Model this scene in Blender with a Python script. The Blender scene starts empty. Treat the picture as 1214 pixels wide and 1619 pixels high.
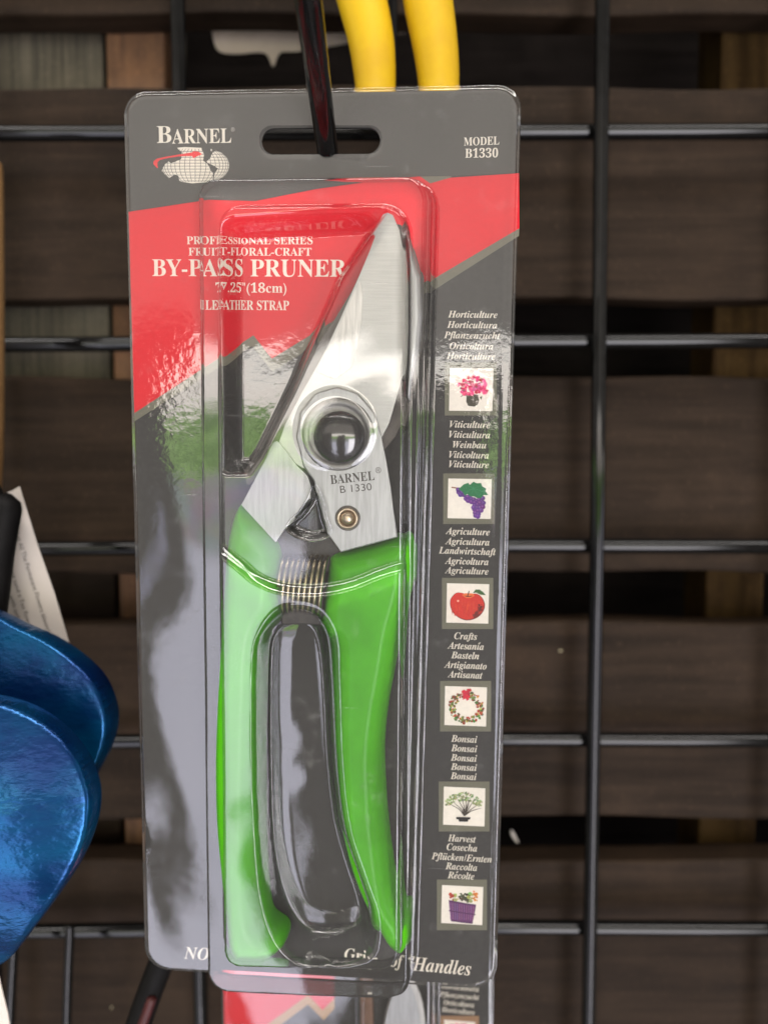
import bpy, bmesh, math, random
import numpy as np
from mathutils import Vector, Matrix
random.seed(7); RNG = np.random.default_rng(7)
S = bpy.context.scene; COL = S.collection
R = math.radians
MM = 1e-3

# ------------------------------------------------------------------ camera
F_PX, CX, CY = 1216.0, 607.0, 809.5            # focal length and centre, in pixels of the 1214 x 1619 photograph
PITCH = R(3.9)
CAM = np.array([0.0, 0.0, 1.40])
AX = np.array([1.0, 0.0, 0.0])                                   # image right
AY = np.array([0.0, -math.sin(PITCH), -math.cos(PITCH)])         # image down
AZ = np.array([0.0, math.cos(PITCH), -math.sin(PITCH)])          # into the scene
cd = bpy.data.cameras.new('camera'); cam = bpy.data.objects.new('camera', cd); COL.objects.link(cam)
cam.matrix_world = Matrix(((AX[0], -AY[0], -AZ[0], CAM[0]), (AX[1], -AY[1], -AZ[1], CAM[1]), (AX[2], -AY[2], -AZ[2], CAM[2]), (0, 0, 0, 1)))
cd.sensor_fit = 'VERTICAL'; cd.sensor_height = 36.0; cd.lens = 36.0 * F_PX / 1619.0
cd.clip_start = 0.005; cd.clip_end = 50.0
cd.dof.use_dof = True; cd.dof.focus_distance = 0.178; cd.dof.aperture_fstop = cd.lens / 2.9
S.camera = cam
S.view_settings.view_transform = 'Standard'; S.view_settings.look = 'None'
S.view_settings.exposure = 0.22; S.view_settings.gamma = 1.0; S.view_settings.use_curve_mapping = False
S.cycles.max_bounces = 16; S.cycles.transparent_max_bounces = 24; S.cycles.glossy_bounces = 6
S.cycles.transmission_bounces = 12; S.cycles.use_denoising = True

# pose of the hanging card (found from the four corners of the package)
def rot(a, b, c):
    ca, sa, cb, sb, cc, sc = math.cos(a), math.sin(a), math.cos(b), math.sin(b), math.cos(c), math.sin(c)
    return np.array([[cc, -sc, 0], [sc, cc, 0], [0, 0, 1]]) @ np.array([[cb, 0, sb], [0, 1, 0], [-sb, 0, cb]]) @ np.array([[1, 0, 0], [0, ca, -sa], [0, sa, ca]])
B = np.stack([AX, AY, AZ], axis=1)
RC = B @ rot(0.108236, 0.067025, 0.017814)
TC = CAM + B @ np.array([-0.016192, 0.012323, 0.190739])
CARD_W, CARD_H = 0.093, 0.22267
CN = -RC[:, 2]

# ------------------------------------------------------------------ daylight: sky, and what stands opposite the stall
w = bpy.data.worlds.new('World'); S.world = w; w.use_nodes = True
nt = w.node_tree; nt.nodes.clear()
class Sk:                                                         # a tiny expression builder for shader nodes
    def __init__(s, nt): s.nt = nt
    def m(s, op, *a):
        n = s.nt.nodes.new('ShaderNodeMath'); n.operation = op
        for i, x in enumerate(a):
            if isinstance(x, (int, float)): n.inputs[i].default_value = x
            else: s.nt.links.new(x, n.inputs[i])
        return n.outputs[0]
    def ss(s, x, a, b):
        n = s.nt.nodes.new('ShaderNodeMapRange'); n.interpolation_type = 'SMOOTHSTEP'
        s.nt.links.new(x, n.inputs['Value'])
        lo, hi = (a, b) if a < b else (b, a)
        n.inputs['From Min'].default_value = lo; n.inputs['From Max'].default_value = hi
        n.inputs['To Min'].default_value = 0.0 if a < b else 1.0; n.inputs['To Max'].default_value = 1.0 if a < b else 0.0
        return n.outputs[0]
    def mul(s, *a):
        r = a[0]
        for x in a[1:]: r = s.m('MULTIPLY', r, x)
        return r
    def mix(s, f, A, Bc):
        n = s.nt.nodes.new('ShaderNodeMix'); n.data_type = 'RGBA'
        for k, x in ((0, f), (6, A), (7, Bc)):
            if isinstance(x, tuple): n.inputs[k].default_value = tuple(x) + (1.0,)
            elif isinstance(x, (int, float)): n.inputs[k].default_value = x
            else: s.nt.links.new(x, n.inputs[k])
        return n.outputs[2]
    def noise(s, vec, scale, detail=3.0, rough=0.55, out=0):
        n = s.nt.nodes.new('ShaderNodeTexNoise'); n.inputs['Scale'].default_value = scale
        n.inputs['Detail'].default_value = detail; n.inputs['Roughness'].default_value = rough
        if vec is not None: s.nt.links.new(vec, n.inputs['Vector'])
        return n.outputs[out]
    def xyz(s, x, y, z=0.0):
        n = s.nt.nodes.new('ShaderNodeCombineXYZ')
        for i, v in enumerate((x, y, z)):
            if isinstance(v, (int, float)): n.inputs[i].default_value = v
            else: s.nt.links.new(v, n.inputs[i])
        return n.outputs[0]
    def dot(s, vec, c):
        n = s.nt.nodes.new('ShaderNodeVectorMath'); n.operation = 'DOT_PRODUCT'
        s.nt.links.new(vec, n.inputs[0]); n.inputs[1].default_value = tuple(c); return n.outputs['Value']
k = Sk(nt)
tc = nt.nodes.new('ShaderNodeTexCoord'); D = tc.outputs['Generated']
refl = lambda a: a - 2 * np.dot(a, CN) * CN                       # axes of the view opposite the wall
ax, ay, az = (refl(v) for v in (AX, AY, AZ))
dz = k.m('MAXIMUM', k.dot(D, az), 0.03)
X = k.m('ADD', k.mul(k.m('DIVIDE', k.dot(D, ax), dz), F_PX), CX)
Y = k.m('ADD', k.mul(k.m('DIVIDE', k.dot(D, ay), dz), F_PX), CY)
XY = k.xyz(k.mul(X, 0.01), k.mul(Y, 0.01))
n1 = k.noise(XY, 1.3, 4.0); n2 = k.noise(XY, 4.0, 4.0); n3 = k.noise(XY, 0.35, 2.0)
ncol = k.noise(XY, 2.2, 2.0, 0.5, 1)
wob = k.mul(k.m('SUBTRACT', n1, 0.5), 34.0); wobf = k.mul(k.m('SUBTRACT', n2, 0.5), 40.0)
Yw = k.m('ADD', Y, wob); wobs = k.mul(k.m('SUBTRACT', k.noise(XY, 0.9, 0.0), 0.5), 40.0); Xw = k.m('ADD', X, k.mul(wobs, 0.4)); Yf = k.m('ADD', Y, wobf)
sky = nt.nodes.new('ShaderNodeTexSky'); sky.sky_type = 'NISHITA'; sky.sun_disc = False
SUN_EL, SUN_AZ = R(51), R(4)                                       # high in front of the wall
sky.sun_elevation = SUN_EL; sky.sun_rotation = math.pi - SUN_AZ
skyc = k.mix(0.78, sky.outputs[0], (9.0, 8.3, 7.9))                # bright thin cloud over blue
nsk = nt.nodes.new('ShaderNodeVectorMath'); nsk.operation = 'SCALE'; nt.links.new(skyc, nsk.inputs[0]); nsk.inputs['Scale'].default_value = 9.5
skyb = nsk.outputs[0]
c = k.mix(n3, (9.5, 8.6, 7.6), (14.0, 12.8, 11.4))                 # underside of the stall roof
elev = k.dot(D, (0, 0, 1)); c = k.mix(k.ss(elev, 0.34, 0.46), c, (4.6, 4.2, 3.7))   # darker deeper under the roof
c = k.mix(k.mul(k.ss(Yw, 532, 578), k.ss(X, -420, -200)), c, skyb)                      # open sky
leaf = k.mix(k.ss(n2, 0.35, 0.65), (5.0, 11.0, 2.2), (24.0, 40.0, 11.0))
c = k.mix(k.ss(Yf, 640, 668), c, leaf)                             # hedge
goods = k.mix(0.55, ncol, (0.5, 0.5, 0.5))
gs = nt.nodes.new('ShaderNodeVectorMath'); gs.operation = 'SCALE'; nt.links.new(goods, gs.inputs[0]); gs.inputs['Scale'].default_value = 42.0
c = k.mix(k.ss(Yf, 735, 760), c, gs.outputs[0])                    # goods and people far off
pav = k.mix(n3, (35.0, 35.0, 42.5), (48.0, 47.0, 54.0))
c = k.mix(k.mul(k.ss(Yf, 840, 890), 1.0), c, pav); c = k.mix(k.m('MAXIMUM', k.mul(k.ss(X, 215, 165), k.ss(Y, 820, 880)), k.ss(Y, 1700, 2100)), c, (4.5, 4.2, 4.0))                              # sunlit pavement
xl = k.m('SUBTRACT', 282.0, k.mul(k.ss(Y, 930, 1060), 20.0))
dark_l = k.mul(k.m('SUBTRACT', 1.0, k.ss(k.m('SUBTRACT', Xw, xl), -5.0, 4.0)), k.ss(X, -420, -300), k.ss(Y, 1310, 1240), k.ss(Y, 470, 540))
band = k.m('ABSOLUTE', k.m('SUBTRACT', Xw, k.m('ADD', 244.0, k.mul(k.m('SUBTRACT', Y, 1200.0), 0.15))))
dark_b = k.mul(k.ss(band, 24, 16), k.ss(Y, 1200, 1240), k.ss(Y, 1500, 1440))
c = k.mix(k.m('MAXIMUM', dark_l, dark_b), c, (3.4, 3.1, 2.7))      # post at the left and the dark curve of an arm
streak = k.mul(k.ss(k.m('ABSOLUTE', k.m('SUBTRACT', Xw, k.m('ADD', 229.0, k.mul(Y, 0.004)))), 5.5, 2.0), k.ss(Y, 770, 850), k.ss(Y, 1060, 960))
c = k.mix(streak, c, (32.0, 32.0, 44.0))
# the one who looks at the shelf, dark against the light
sl = k.m('ADD', 462.0, k.mul(k.ss(Y, 1260, 1420), 18.0)); sl = k.m('ADD', sl, k.mul(k.ss(Y, 900, 640), 60.0))
sl = k.m('ADD', sl, wobs)
sil = k.mul(k.ss(k.m('SUBTRACT', X, sl), -3.0, 5.0), k.ss(k.m('ADD', Yw, k.mul(k.ss(X, 655, 715), 30.0)), 606, 630), k.ss(X, 812, 786))
c = k.mix(sil, c, (2.6, 2.3, 2.0))
d2 = k.m('ABSOLUTE', k.m('SUBTRACT', Xw, k.m('ADD', 424.0, k.mul(k.m('SUBTRACT', Y, 1300.0), 0.22))))
c = k.mix(k.mul(k.ss(d2, 32, 22), k.ss(Y, 1235, 1300), k.ss(Y, 1540, 1470)), c, (4.0, 3.6, 3.4))
low = k.mul(k.ss(X, 560, 600), k.ss(Y, 1000, 1200), k.ss(X, 850, 815)); c = k.mix(low, c, (2.6, 2.3, 2.1))
c = k.mix(k.mul(k.ss(X, 930, 1010), k.ss(X, 1420, 1330), k.ss(Yf, 720, 800), k.ss(Y, 1750, 1450)), c, (110.0, 106.0, 112.0))   # brighter pavement past the onlooker
c = k.mix(k.mul(k.ss(X, 1310, 1410), k.ss(X, 4200, 2200)), c, (2.6, 2.3, 2.0))       # goods stacked at the right
facingo = k.m('MULTIPLY', k.dot(D, (0, 1, 0)), -1.0)
front = k.ss(k.dot(D, az), 0.03, 0.16)
c = k.mix(front, k.mix(k.ss(k.dot(D, (0, 0, 1)), -0.2, 0.6), (2.2, 2.0, 1.8), (5.0, 4.6, 4.2)), c)
strip = k.mul(k.ss(elev, 0.735, 0.75), k.ss(elev, 0.835, 0.82), k.ss(facingo, 0.28, 0.34))
c = k.mix(strip, c, (140.0, 134.0, 128.0))                          # added bright strip overhead, puts white glints on the moulded edges
behind = k.ss(k.dot(D, tuple(AZ)), 0.0, 0.25); c = k.mix(behind, c, (1.0, 0.9, 0.8))
bg = nt.nodes.new('ShaderNodeBackground'); bg.inputs['Strength'].default_value = 0.1; nt.links.new(c, bg.inputs['Color'])
wo = nt.nodes.new('ShaderNodeOutputWorld'); nt.links.new(bg.outputs[0], wo.inputs['Surface'])
w.cycles.sampling_method = 'MANUAL'; w.cycles.sample_map_resolution = 1024

sd = bpy.data.lights.new('sun', 'SUN'); sd.energy = 0.6; sd.angle = R(14); sd.color = (1.0, 0.95, 0.88)
so = bpy.data.objects.new('sun', sd); COL.objects.link(so); so.location = (-0.5, -1.0, 3.0)
sun_from = Vector((math.sin(SUN_AZ) * math.cos(SUN_EL), -math.cos(SUN_AZ) * math.cos(SUN_EL), math.sin(SUN_EL)))
so.rotation_euler = sun_from.to_track_quat('Z', 'Y').to_euler()

# ------------------------------------------------------------------ geometry helpers
class Plane:                                                       # a plane of the place, with its own axes and metres
    def __init__(s, T, u, v, n): s.T, s.u, s.v, s.n = (np.asarray(q, float) for q in (T, u, v, n))
    def hit(s, px, py, h=0.0):                                     # where the photo's pixel lies on this plane (raised by h)
        d = (px - CX) / F_PX * AX + (py - CY) / F_PX * AY + AZ
        t = np.dot(s.T + s.n * h - CAM, s.n) / np.dot(d, s.n)
        return CAM + d * t
    def uv(s, px, py, h=0.0):
        p = s.hit(px, py, h) - s.T; return np.array([np.dot(p, s.u), np.dot(p, s.v)])
    def W(s, uv, h):
        uv = np.asarray(uv, float); h = np.asarray(h, float)
        return s.T + uv[..., 0:1] * s.u + uv[..., 1:2] * s.v + h[..., None] * s.n
    def poly(s, pts, h=0.0): return np.array([s.uv(x, y, h) for x, y in pts])
    def mat(s, o): return Matrix(((s.u[0], s.v[0], s.n[0], o[0]), (s.u[1], s.v[1], s.n[1], o[1]), (s.u[2], s.v[2], s.n[2], o[2]), (0, 0, 0, 1)))
card = Plane(TC, RC[:, 0], -RC[:, 1], CN)
def upright(y): return Plane((0, y, 1.4), (1, 0, 0), (0, 0, 1), (0, -1, 0))
def facing(z): return Plane(CAM + AZ * z, AX, -AY, -AZ)

MATS = {}
def link(name, me, mat, parent=None, smooth=False):
    o = bpy.data.objects.new(name, me); COL.objects.link(o)
    for m_ in (mat if isinstance(mat, (list, tuple)) else [mat]): me.materials.append(m_)
    if parent is not None:
        o.parent = parent
        root = parent
        M = Matrix.Identity(4)
        while root is not None: M = MATS.get(root.name, Matrix.Identity(4)) @ M; root = root.parent
        me.transform(M.inverted())
    if smooth: me.polygons.foreach_set('use_smooth', [True] * len(me.polygons))
    me.update(); return o
def tag(o, label, cat, group=None, kind=None):
    o['label'] = label; o['category'] = cat
    if group: o['group'] = group
    if kind: o['kind'] = kind
    return o
def thing(name, label, cat, mat=None, loc=None, group=None):
    o = bpy.data.objects.new(name, None); COL.objects.link(o); o.empty_display_size = 0.01
    MATS[o.name] = mat if mat is not None else Matrix.Translation(Vector(tuple(loc)))
    o.matrix_local = MATS[o.name]
    return tag(o, label, cat, group)
def own_origin(o, p):                                              # put a top-level mesh's origin at its base
    o.data.transform(Matrix.Translation(Vector(tuple(-np.asarray(p))))); o.location = tuple(p); return o
def mesh(V, Fc, name='mesh'):
    me = bpy.data.meshes.new(name); me.from_pydata([tuple(map(float, v)) for v in V], [], [tuple(int(i) for i in f) for f in Fc]); me.validate(); me.update(); return me
def from_bm(bm, name='mesh'):
    bmesh.ops.recalc_face_normals(bm, faces=bm.faces); me = bpy.data.meshes.new(name); bm.to_mesh(me); bm.free(); return me

def smooth_poly(P, n=6, closed=True):
    P = np.asarray(P, float); N = len(P); out = []
    for i in range(N if closed else N - 1):
        p0, p1, p2, p3 = (P[(i - 1) % N], P[i], P[(i + 1) % N], P[(i + 2) % N]) if closed else (P[max(i - 1, 0)], P[i], P[i + 1], P[min(i + 2, N - 1)])
        for j in range(n):
            t = j / n
            out.append(0.5 * (2 * p1 + (p2 - p0) * t + (2 * p0 - 5 * p1 + 4 * p2 - p3) * t * t + (3 * p1 - p0 - 3 * p2 + p3) * t ** 3))
    if not closed: out.append(P[-1])
    return np.array(out)
def round_poly(P, r, n=8):                                         # corners rounded by radius r (one or one per corner)
    P = np.asarray(P, float); N = len(P); out = []
    rr = r if isinstance(r, (list, tuple)) else [r] * N
    for i in range(N):
        a, b_, c_ = P[i - 1], P[i], P[(i + 1) % N]
        u, v = (a - b_), (c_ - b_); lu, lv = np.linalg.norm(u), np.linalg.norm(v); u /= lu; v /= lv
        ang = math.acos(max(-1, min(1, np.dot(u, v)))); d = min(rr[i] / max(math.tan(ang / 2), 1e-6), lu * 0.49, lv * 0.49)
        if rr[i] <= 0 or d < 1e-9: out.append(b_); continue
        for j in range(n + 1):
            t = j / n; p = (1 - t) ** 2 * (b_ + u * d) + 2 * t * (1 - t) * (b_ + 0.12 * d * (u + v)) + t * t * (b_ + v * d); out.append(p)
    return np.array(out)
def sdf(poly, Q):                                                  # signed distance, negative inside
    poly = np.asarray(poly, float); A = poly; Bp = np.roll(poly, -1, axis=0)
    d2 = np.full(len(Q), 1e9); ins = np.zeros(len(Q), bool)
    for a, b_ in zip(A, Bp):
        e = b_ - a; L = max(float(e @ e), 1e-18); wv = Q - a
        t = np.clip((wv @ e) / L, 0, 1); dd = wv - t[:, None] * e
        d2 = np.minimum(d2, (dd * dd).sum(1))
        if a[1] != b_[1]:
            cond = (a[1] > Q[:, 1]) != (b_[1] > Q[:, 1])
            xi = a[0] + (Q[:, 1] - a[1]) / (b_[1] - a[1]) * e[0]
            ins ^= cond & (Q[:, 0] < xi)
    return np.where(ins, -1, 1) * np.sqrt(d2)
def snapgrid(fn, lo, hi, res):                                     # a fine grid trimmed to the region fn < 0, its rim snapped on the outline
    nx, ny = int((hi[0] - lo[0]) / res) + 2, int((hi[1] - lo[1]) / res) + 2
    gx, gy = np.meshgrid(lo[0] + np.arange(nx) * res, lo[1] + np.arange(ny) * res)
    Q = np.c_[gx.ravel(), gy.ravel()]; s0 = fn(Q)
    i = np.arange(nx * ny).reshape(ny, nx)
    Fq = np.c_[i[:-1, :-1].ravel(), i[:-1, 1:].ravel(), i[1:, 1:].ravel(), i[1:, :-1].ravel()]
    keep = (s0[Fq] < 0).any(1); Fq = Fq[keep]
    used = np.unique(Fq); mp = -np.ones(nx * ny, int); mp[used] = np.arange(len(used)); Q = Q[used]; Fq = mp[Fq]; s = s0[used]
    for _ in range(3):
        o_ = s > 0
        if not o_.any(): break
        q = Q[o_]; e = res * 0.05
        g = np.c_[fn(q + [e, 0]) - fn(q - [e, 0]), fn(q + [0, e]) - fn(q - [0, e])] / (2 * e)
        g /= np.maximum(np.linalg.norm(g, axis=1, keepdims=True), 1e-9)
        Q[o_] = q - g * s[o_][:, None]; s = fn(Q); s[~o_] = np.minimum(s[~o_], 0); s[np.abs(s) < res * 0.02] = np.minimum(s[np.abs(s) < res * 0.02], 0)
    return Q, Fq
def rim_edges(Fq):
    cnt = {}
    for f in Fq:
        f = list(f)
        for a, b_ in zip(f, f[1:] + f[:1]):
            kk = (min(a, b_), max(a, b_)); cnt[kk] = None if kk in cnt else (a, b_)
    return [e for e in cnt.values() if e]
def puff(pl, poly, h0, h1, r, res=0.35 * MM, power=2.0, extra=None, back=None):   # a body with a rounded front, standing from h0 up to h1 over the outline
    lo, hi = poly.min(0) - 2 * res, poly.max(0) + 2 * res
    Q, Fq = snapgrid(lambda q: sdf(poly, q), lo, hi, res)
    d = np.clip(-sdf(poly, Q), 0, None); t = np.clip(d / r, 0, 1)
    h = h0 + (h1 - h0) * (1 - (1 - t) ** power) ** (1 / power)
    if extra is not None: h = h + extra(Q, d)
    V = pl.W(Q, h); n = len(V); re = rim_edges(Fq); rv = sorted({a for e in re for a in e}); mp = {a: n + i for i, a in enumerate(rv)}
    Vb = pl.W(Q[rv], np.full(len(rv), h0 if back is None else back) - 0.02 * MM)
    Fs = [tuple(f) for f in Fq] + [(b_, a, mp[a], mp[b_]) for a, b_ in re]
    return mesh(np.vstack([V, Vb]), Fs)
def plate(pl, poly, h0, h1, bev=0.3 * MM, seg=2):                  # a flat plate with eased edges
    bm = bmesh.new(); vs = [bm.verts.new(p) for p in pl.W(poly, np.full(len(poly), h0))]
    f = bm.faces.new(vs); r = bmesh.ops.extrude_face_region(bm, geom=[f])
    up = [v for v in r['geom'] if isinstance(v, bmesh.types.BMVert)]
    for v in up: v.co += Vector(tuple(pl.n * (h1 - h0)))
    us = set(up); ed = [e for e in bm.edges if e.verts[0] in us and e.verts[1] in us]
    if bev: bmesh.ops.bevel(bm, geom=ed, offset=bev, segments=seg, affect='EDGES', profile=0.5, clamp_overlap=True)
    return from_bm(bm)
def tube(path, rad, n=16, cap=True):
    path = [Vector(tuple(p)) for p in path]; rad = rad if isinstance(rad, (list, tuple, np.ndarray)) else [rad] * len(path)
    V, Fc = [], []; prev = None
    for i, p in enumerate(path):
        t = (path[min(i + 1, len(path) - 1)] - path[max(i - 1, 0)]).normalized()
        if prev is None: a = t.orthogonal().normalized()
        else: a = (prev - t * prev.dot(t)).normalized()
        prev = a; b_ = t.cross(a)
        for j in range(n):
            an = 2 * math.pi * j / n; V.append(p + (a * math.cos(an) + b_ * math.sin(an)) * rad[i])
    for i in range(len(path) - 1):
        for j in range(n): Fc.append((i * n + j, i * n + (j + 1) % n, (i + 1) * n + (j + 1) % n, (i + 1) * n + j))
    if cap: Fc += [tuple(range(n))[::-1], tuple((len(path) - 1) * n + j for j in range(n))]
    return mesh(V, Fc)
def lathe(pl, uv, prof, n=64):                                     # prof: (radius, height) pairs
    V, Fc = [], []
    for r_, h in prof:
        for j in range(n):
            a = 2 * math.pi * j / n; V.append(pl.W(np.array([uv[0] + r_ * math.cos(a), uv[1] + r_ * math.sin(a)]), np.array(h)))
    for i in range(len(prof) - 1):
        for j in range(n): Fc.append((i * n + j, i * n + (j + 1) % n, (i + 1) * n + (j + 1) % n, (i + 1) * n + j))
    Fc.append(tuple((len(prof) - 1) * n + j for j in range(n)))
    return mesh(V, Fc)
def box(lo, hi, bev=0.0):
    bm = bmesh.new(); bmesh.ops.create_cube(bm, size=1.0)
    for v in bm.verts: v.co = Vector([lo[i] + (v.co[i] + 0.5) * (hi[i] - lo[i]) for i in range(3)])
    if bev: bmesh.ops.bevel(bm, geom=list(bm.edges), offset=bev, segments=2, affect='EDGES', profile=0.5)
    return from_bm(bm)

# ------------------------------------------------------------------ materials
def newmat(name):
    m_ = bpy.data.materials.new(name); m_.use_nodes = True; t = m_.node_tree; t.nodes.clear()
    out = t.nodes.new('ShaderNodeOutputMaterial'); return m_, t, out, Sk(t)
def principled(name, col, rough=0.5, metal=0.0, spec=0.5, coat=0.0, var=0.0, vscale=300.0, stretch=(1, 1, 1), bump=0.0, bscale=800.0, col2=None, rvar=0.0, aniso=0.0, sss=0.0, bdist=0.0002):
    m_, t, out, q = newmat(name); p = t.nodes.new('ShaderNodeBsdfPrincipled'); t.links.new(p.outputs[0], out.inputs[0])
    p.inputs['Roughness'].default_value = rough; p.inputs['Metallic'].default_value = metal; p.inputs['Specular IOR Level'].default_value = spec
    p.inputs['Coat Weight'].default_value = coat; p.inputs['Coat Roughness'].default_value = 0.05; p.inputs['Anisotropic'].default_value = aniso
    if sss: p.inputs['Subsurface Weight'].default_value = sss; p.inputs['Subsurface Radius'].default_value = (1, 1.6, 0.6); p.inputs['Subsurface Scale'].default_value = 0.002
    tcn = t.nodes.new('ShaderNodeTexCoord'); mp = t.nodes.new('ShaderNodeMapping'); mp.inputs['Scale'].default_value = stretch
    t.links.new(tcn.outputs['Object'], mp.inputs['Vector']); v = mp.outputs[0]
    nz = q.noise(v, vscale, 5.0, 0.6)
    c2 = col2 or tuple(x * (1 - var) for x in col)
    cc = q.mix(q.ss(nz, 0.32, 0.68), tuple(x * (1 + var) for x in col) if not col2 else col, c2)
    t.links.new(cc, p.inputs['Base Color'])
    if rvar: t.links.new(q.m('ADD', rough - rvar / 2, q.mul(nz, rvar)), p.inputs['Roughness'])
    if bump:
        bn = t.nodes.new('ShaderNodeBump'); bn.inputs['Strength'].default_value = bump; bn.inputs['Distance'].default_value = bdist
        t.links.new(q.noise(v, bscale, 4.0), bn.inputs['Height']); t.links.new(bn.outputs[0], p.inputs['Normal'])
    return m_
def ink(name, rough=0.55):
    m_, t, out, q = newmat(name); p = t.nodes.new('ShaderNodeBsdfPrincipled'); t.links.new(p.outputs[0], out.inputs[0])
    a = t.nodes.new('ShaderNodeAttribute'); a.attribute_name = 'Col'
    tcn = t.nodes.new('ShaderNodeTexCoord'); nz = q.noise(tcn.outputs['Object'], 900.0, 3.0)
    mx = t.nodes.new('ShaderNodeMix'); mx.data_type = 'RGBA'; mx.blend_type = 'MULTIPLY'; mx.inputs[0].default_value = 1.0
    t.links.new(a.outputs['Color'], mx.inputs[6]); g = q.m('ADD', 0.9, q.mul(nz, 0.2)); t.links.new(q.xyz(g, g, g), mx.inputs[7])
    t.links.new(mx.outputs[2], p.inputs['Base Color']); p.inputs['Roughness'].default_value = rough; p.inputs['Specular IOR Level'].default_value = 0.15
    return m_
def clear_sheet(name, refl_gain=1.9, wave=1.0):
    m_, t, out, q = newmat(name)
    tr = t.nodes.new('ShaderNodeBsdfTransparent'); tr.inputs[0].default_value = (0.975, 0.975, 0.97, 1)
    gl = t.nodes.new('ShaderNodeBsdfGlossy')
    tcn = t.nodes.new('ShaderNodeTexCoord'); ob = tcn.outputs['Object']
    sep = t.nodes.new('ShaderNodeSeparateXYZ'); t.links.new(ob, sep.inputs[0])
    big = q.noise(ob, 75.0, 2.0, 0.5); small = q.noise(ob, 560.0, 2.0, 0.5)
    mp = t.nodes.new('ShaderNodeMapping'); mp.inputs['Rotation'].default_value = (0, 0, 0.7); mp.inputs['Scale'].default_value = (40, 1500, 40); t.links.new(ob, mp.inputs['Vector'])
    scr = q.ss(q.noise(mp.outputs[0], 1.0, 2.0), 0.735, 0.77)
    hgt = q.m('ADD', q.m('ADD', q.mul(big, 0.08 * wave), q.mul(small, q.m('ADD', 0.005, q.mul(q.ss(sep.outputs[1], 0.118, 0.140), q.ss(sep.outputs[1], 0.178, 0.166), q.ss(sep.outputs[2], 0.0072, 0.0060), 0.045)))), q.mul(scr, 0.006))
    b_ = t.nodes.new('ShaderNodeBump'); b_.inputs['Strength'].default_value = 1.0; b_.inputs['Distance'].default_value = 0.00042
    t.links.new(hgt, b_.inputs['Height']); t.links.new(b_.outputs[0], gl.inputs['Normal'])
    dust = q.noise(ob, 160.0, 5.0, 0.7)
    t.links.new(q.m('ADD', 0.035, q.mul(q.ss(dust, 0.5, 0.75), 0.04)), gl.inputs['Roughness'])
    fr = t.nodes.new('ShaderNodeFresnel'); fr.inputs['IOR'].default_value = 1.5; t.links.new(b_.outputs[0], fr.inputs['Normal'])
    fac = q.m('MINIMUM', q.mul(fr.outputs[0], refl_gain), 0.85)
    rf = t.nodes.new('ShaderNodeBsdfRefraction'); rf.inputs['IOR'].default_value = 1.07; rf.inputs['Roughness'].default_value = 0.0
    sn = t.nodes.new('ShaderNodeSeparateXYZ'); t.links.new(tcn.outputs['Normal'], sn.inputs[0])
    steep = q.ss(q.m('ABSOLUTE', sn.outputs[2]), 0.978, 0.966)
    bend = t.nodes.new('ShaderNodeMixShader'); t.links.new(steep, bend.inputs[0]); t.links.new(tr.outputs[0], bend.inputs[1]); t.links.new(rf.outputs[0], bend.inputs[2])
    mx = t.nodes.new('ShaderNodeMixShader'); t.links.new(fac, mx.inputs[0]); t.links.new(bend.outputs[0], mx.inputs[1]); t.links.new(gl.outputs[0], mx.inputs[2])
    df = t.nodes.new('ShaderNodeBsdfDiffuse'); df.inputs[0].default_value = (0.8, 0.78, 0.75, 1)
    m2 = t.nodes.new('ShaderNodeMixShader'); t.links.new(q.m('ADD', 0.014, q.m('ADD', q.mul(scr, 0.10), q.mul(q.ss(dust, 0.56, 0.78), 0.05))), m2.inputs[0])
    t.links.new(mx.outputs[0], m2.inputs[1]); t.links.new(df.outputs[0], m2.inputs[2]); t.links.new(m2.outputs[0], out.inputs[0])
    return m_
def wood(name, a, b_, rough=0.55, along=(6, 90, 90), speck=False, spec=0.35):
    m_, t, out, q = newmat(name); p = t.nodes.new('ShaderNodeBsdfPrincipled'); t.links.new(p.outputs[0], out.inputs[0])
    tcn = t.nodes.new('ShaderNodeTexCoord'); mp = t.nodes.new('ShaderNodeMapping'); mp.inputs['Scale'].default_value = along; t.links.new(tcn.outputs['Object'], mp.inputs['Vector'])
    g = q.noise(mp.outputs[0], 3.0, 6.0, 0.65); bl = q.noise(tcn.outputs['Object'], 22.0, 4.0, 0.6); fine = q.noise(tcn.outputs['Object'], 500.0, 4.0, 0.7)
    cc = q.mix(q.ss(g, 0.3, 0.7), a, b_)
    cc = q.mix(q.mul(q.ss(bl, 0.45, 0.75), 0.55), cc, tuple(x * 1.7 for x in a))
    cc = q.mix(q.mul(q.ss(q.noise(mp.outputs[0], 0.9, 3.0, 0.5), 0.52, 0.72), 0.5), cc, tuple(x * 0.55 for x in b_))
    cc = q.mix(q.mul(q.ss(fine, 0.55, 0.75), 0.5), cc, tuple(x * 2.2 for x in a))
    if speck: cc = q.mix(q.ss(q.noise(tcn.outputs['Object'], 190.0, 1.0), 0.845, 0.86), cc, (0.36, 0.32, 0.2))
    t.links.new(cc, p.inputs['Base Color']); p.inputs['Roughness'].default_value = rough; p.inputs['Specular IOR Level'].default_value = spec
    bn = t.nodes.new('ShaderNodeBump'); bn.inputs['Strength'].default_value = 0.35; bn.inputs['Distance'].default_value = 0.0004
    t.links.new(q.m('ADD', g, q.mul(fine, 0.4)), bn.inputs['Height']); t.links.new(bn.outputs[0], p.inputs['Normal'])
    return m_
M_slat = wood('stained_slat', (0.0235, 0.0146, 0.0088), (0.0125, 0.0076, 0.0045), 0.66, speck=True, spec=0.10)
M_stud = wood('raw_stud', (0.105, 0.050, 0.020), (0.055, 0.025, 0.010), 0.7, along=(90, 90, 6))
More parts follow.
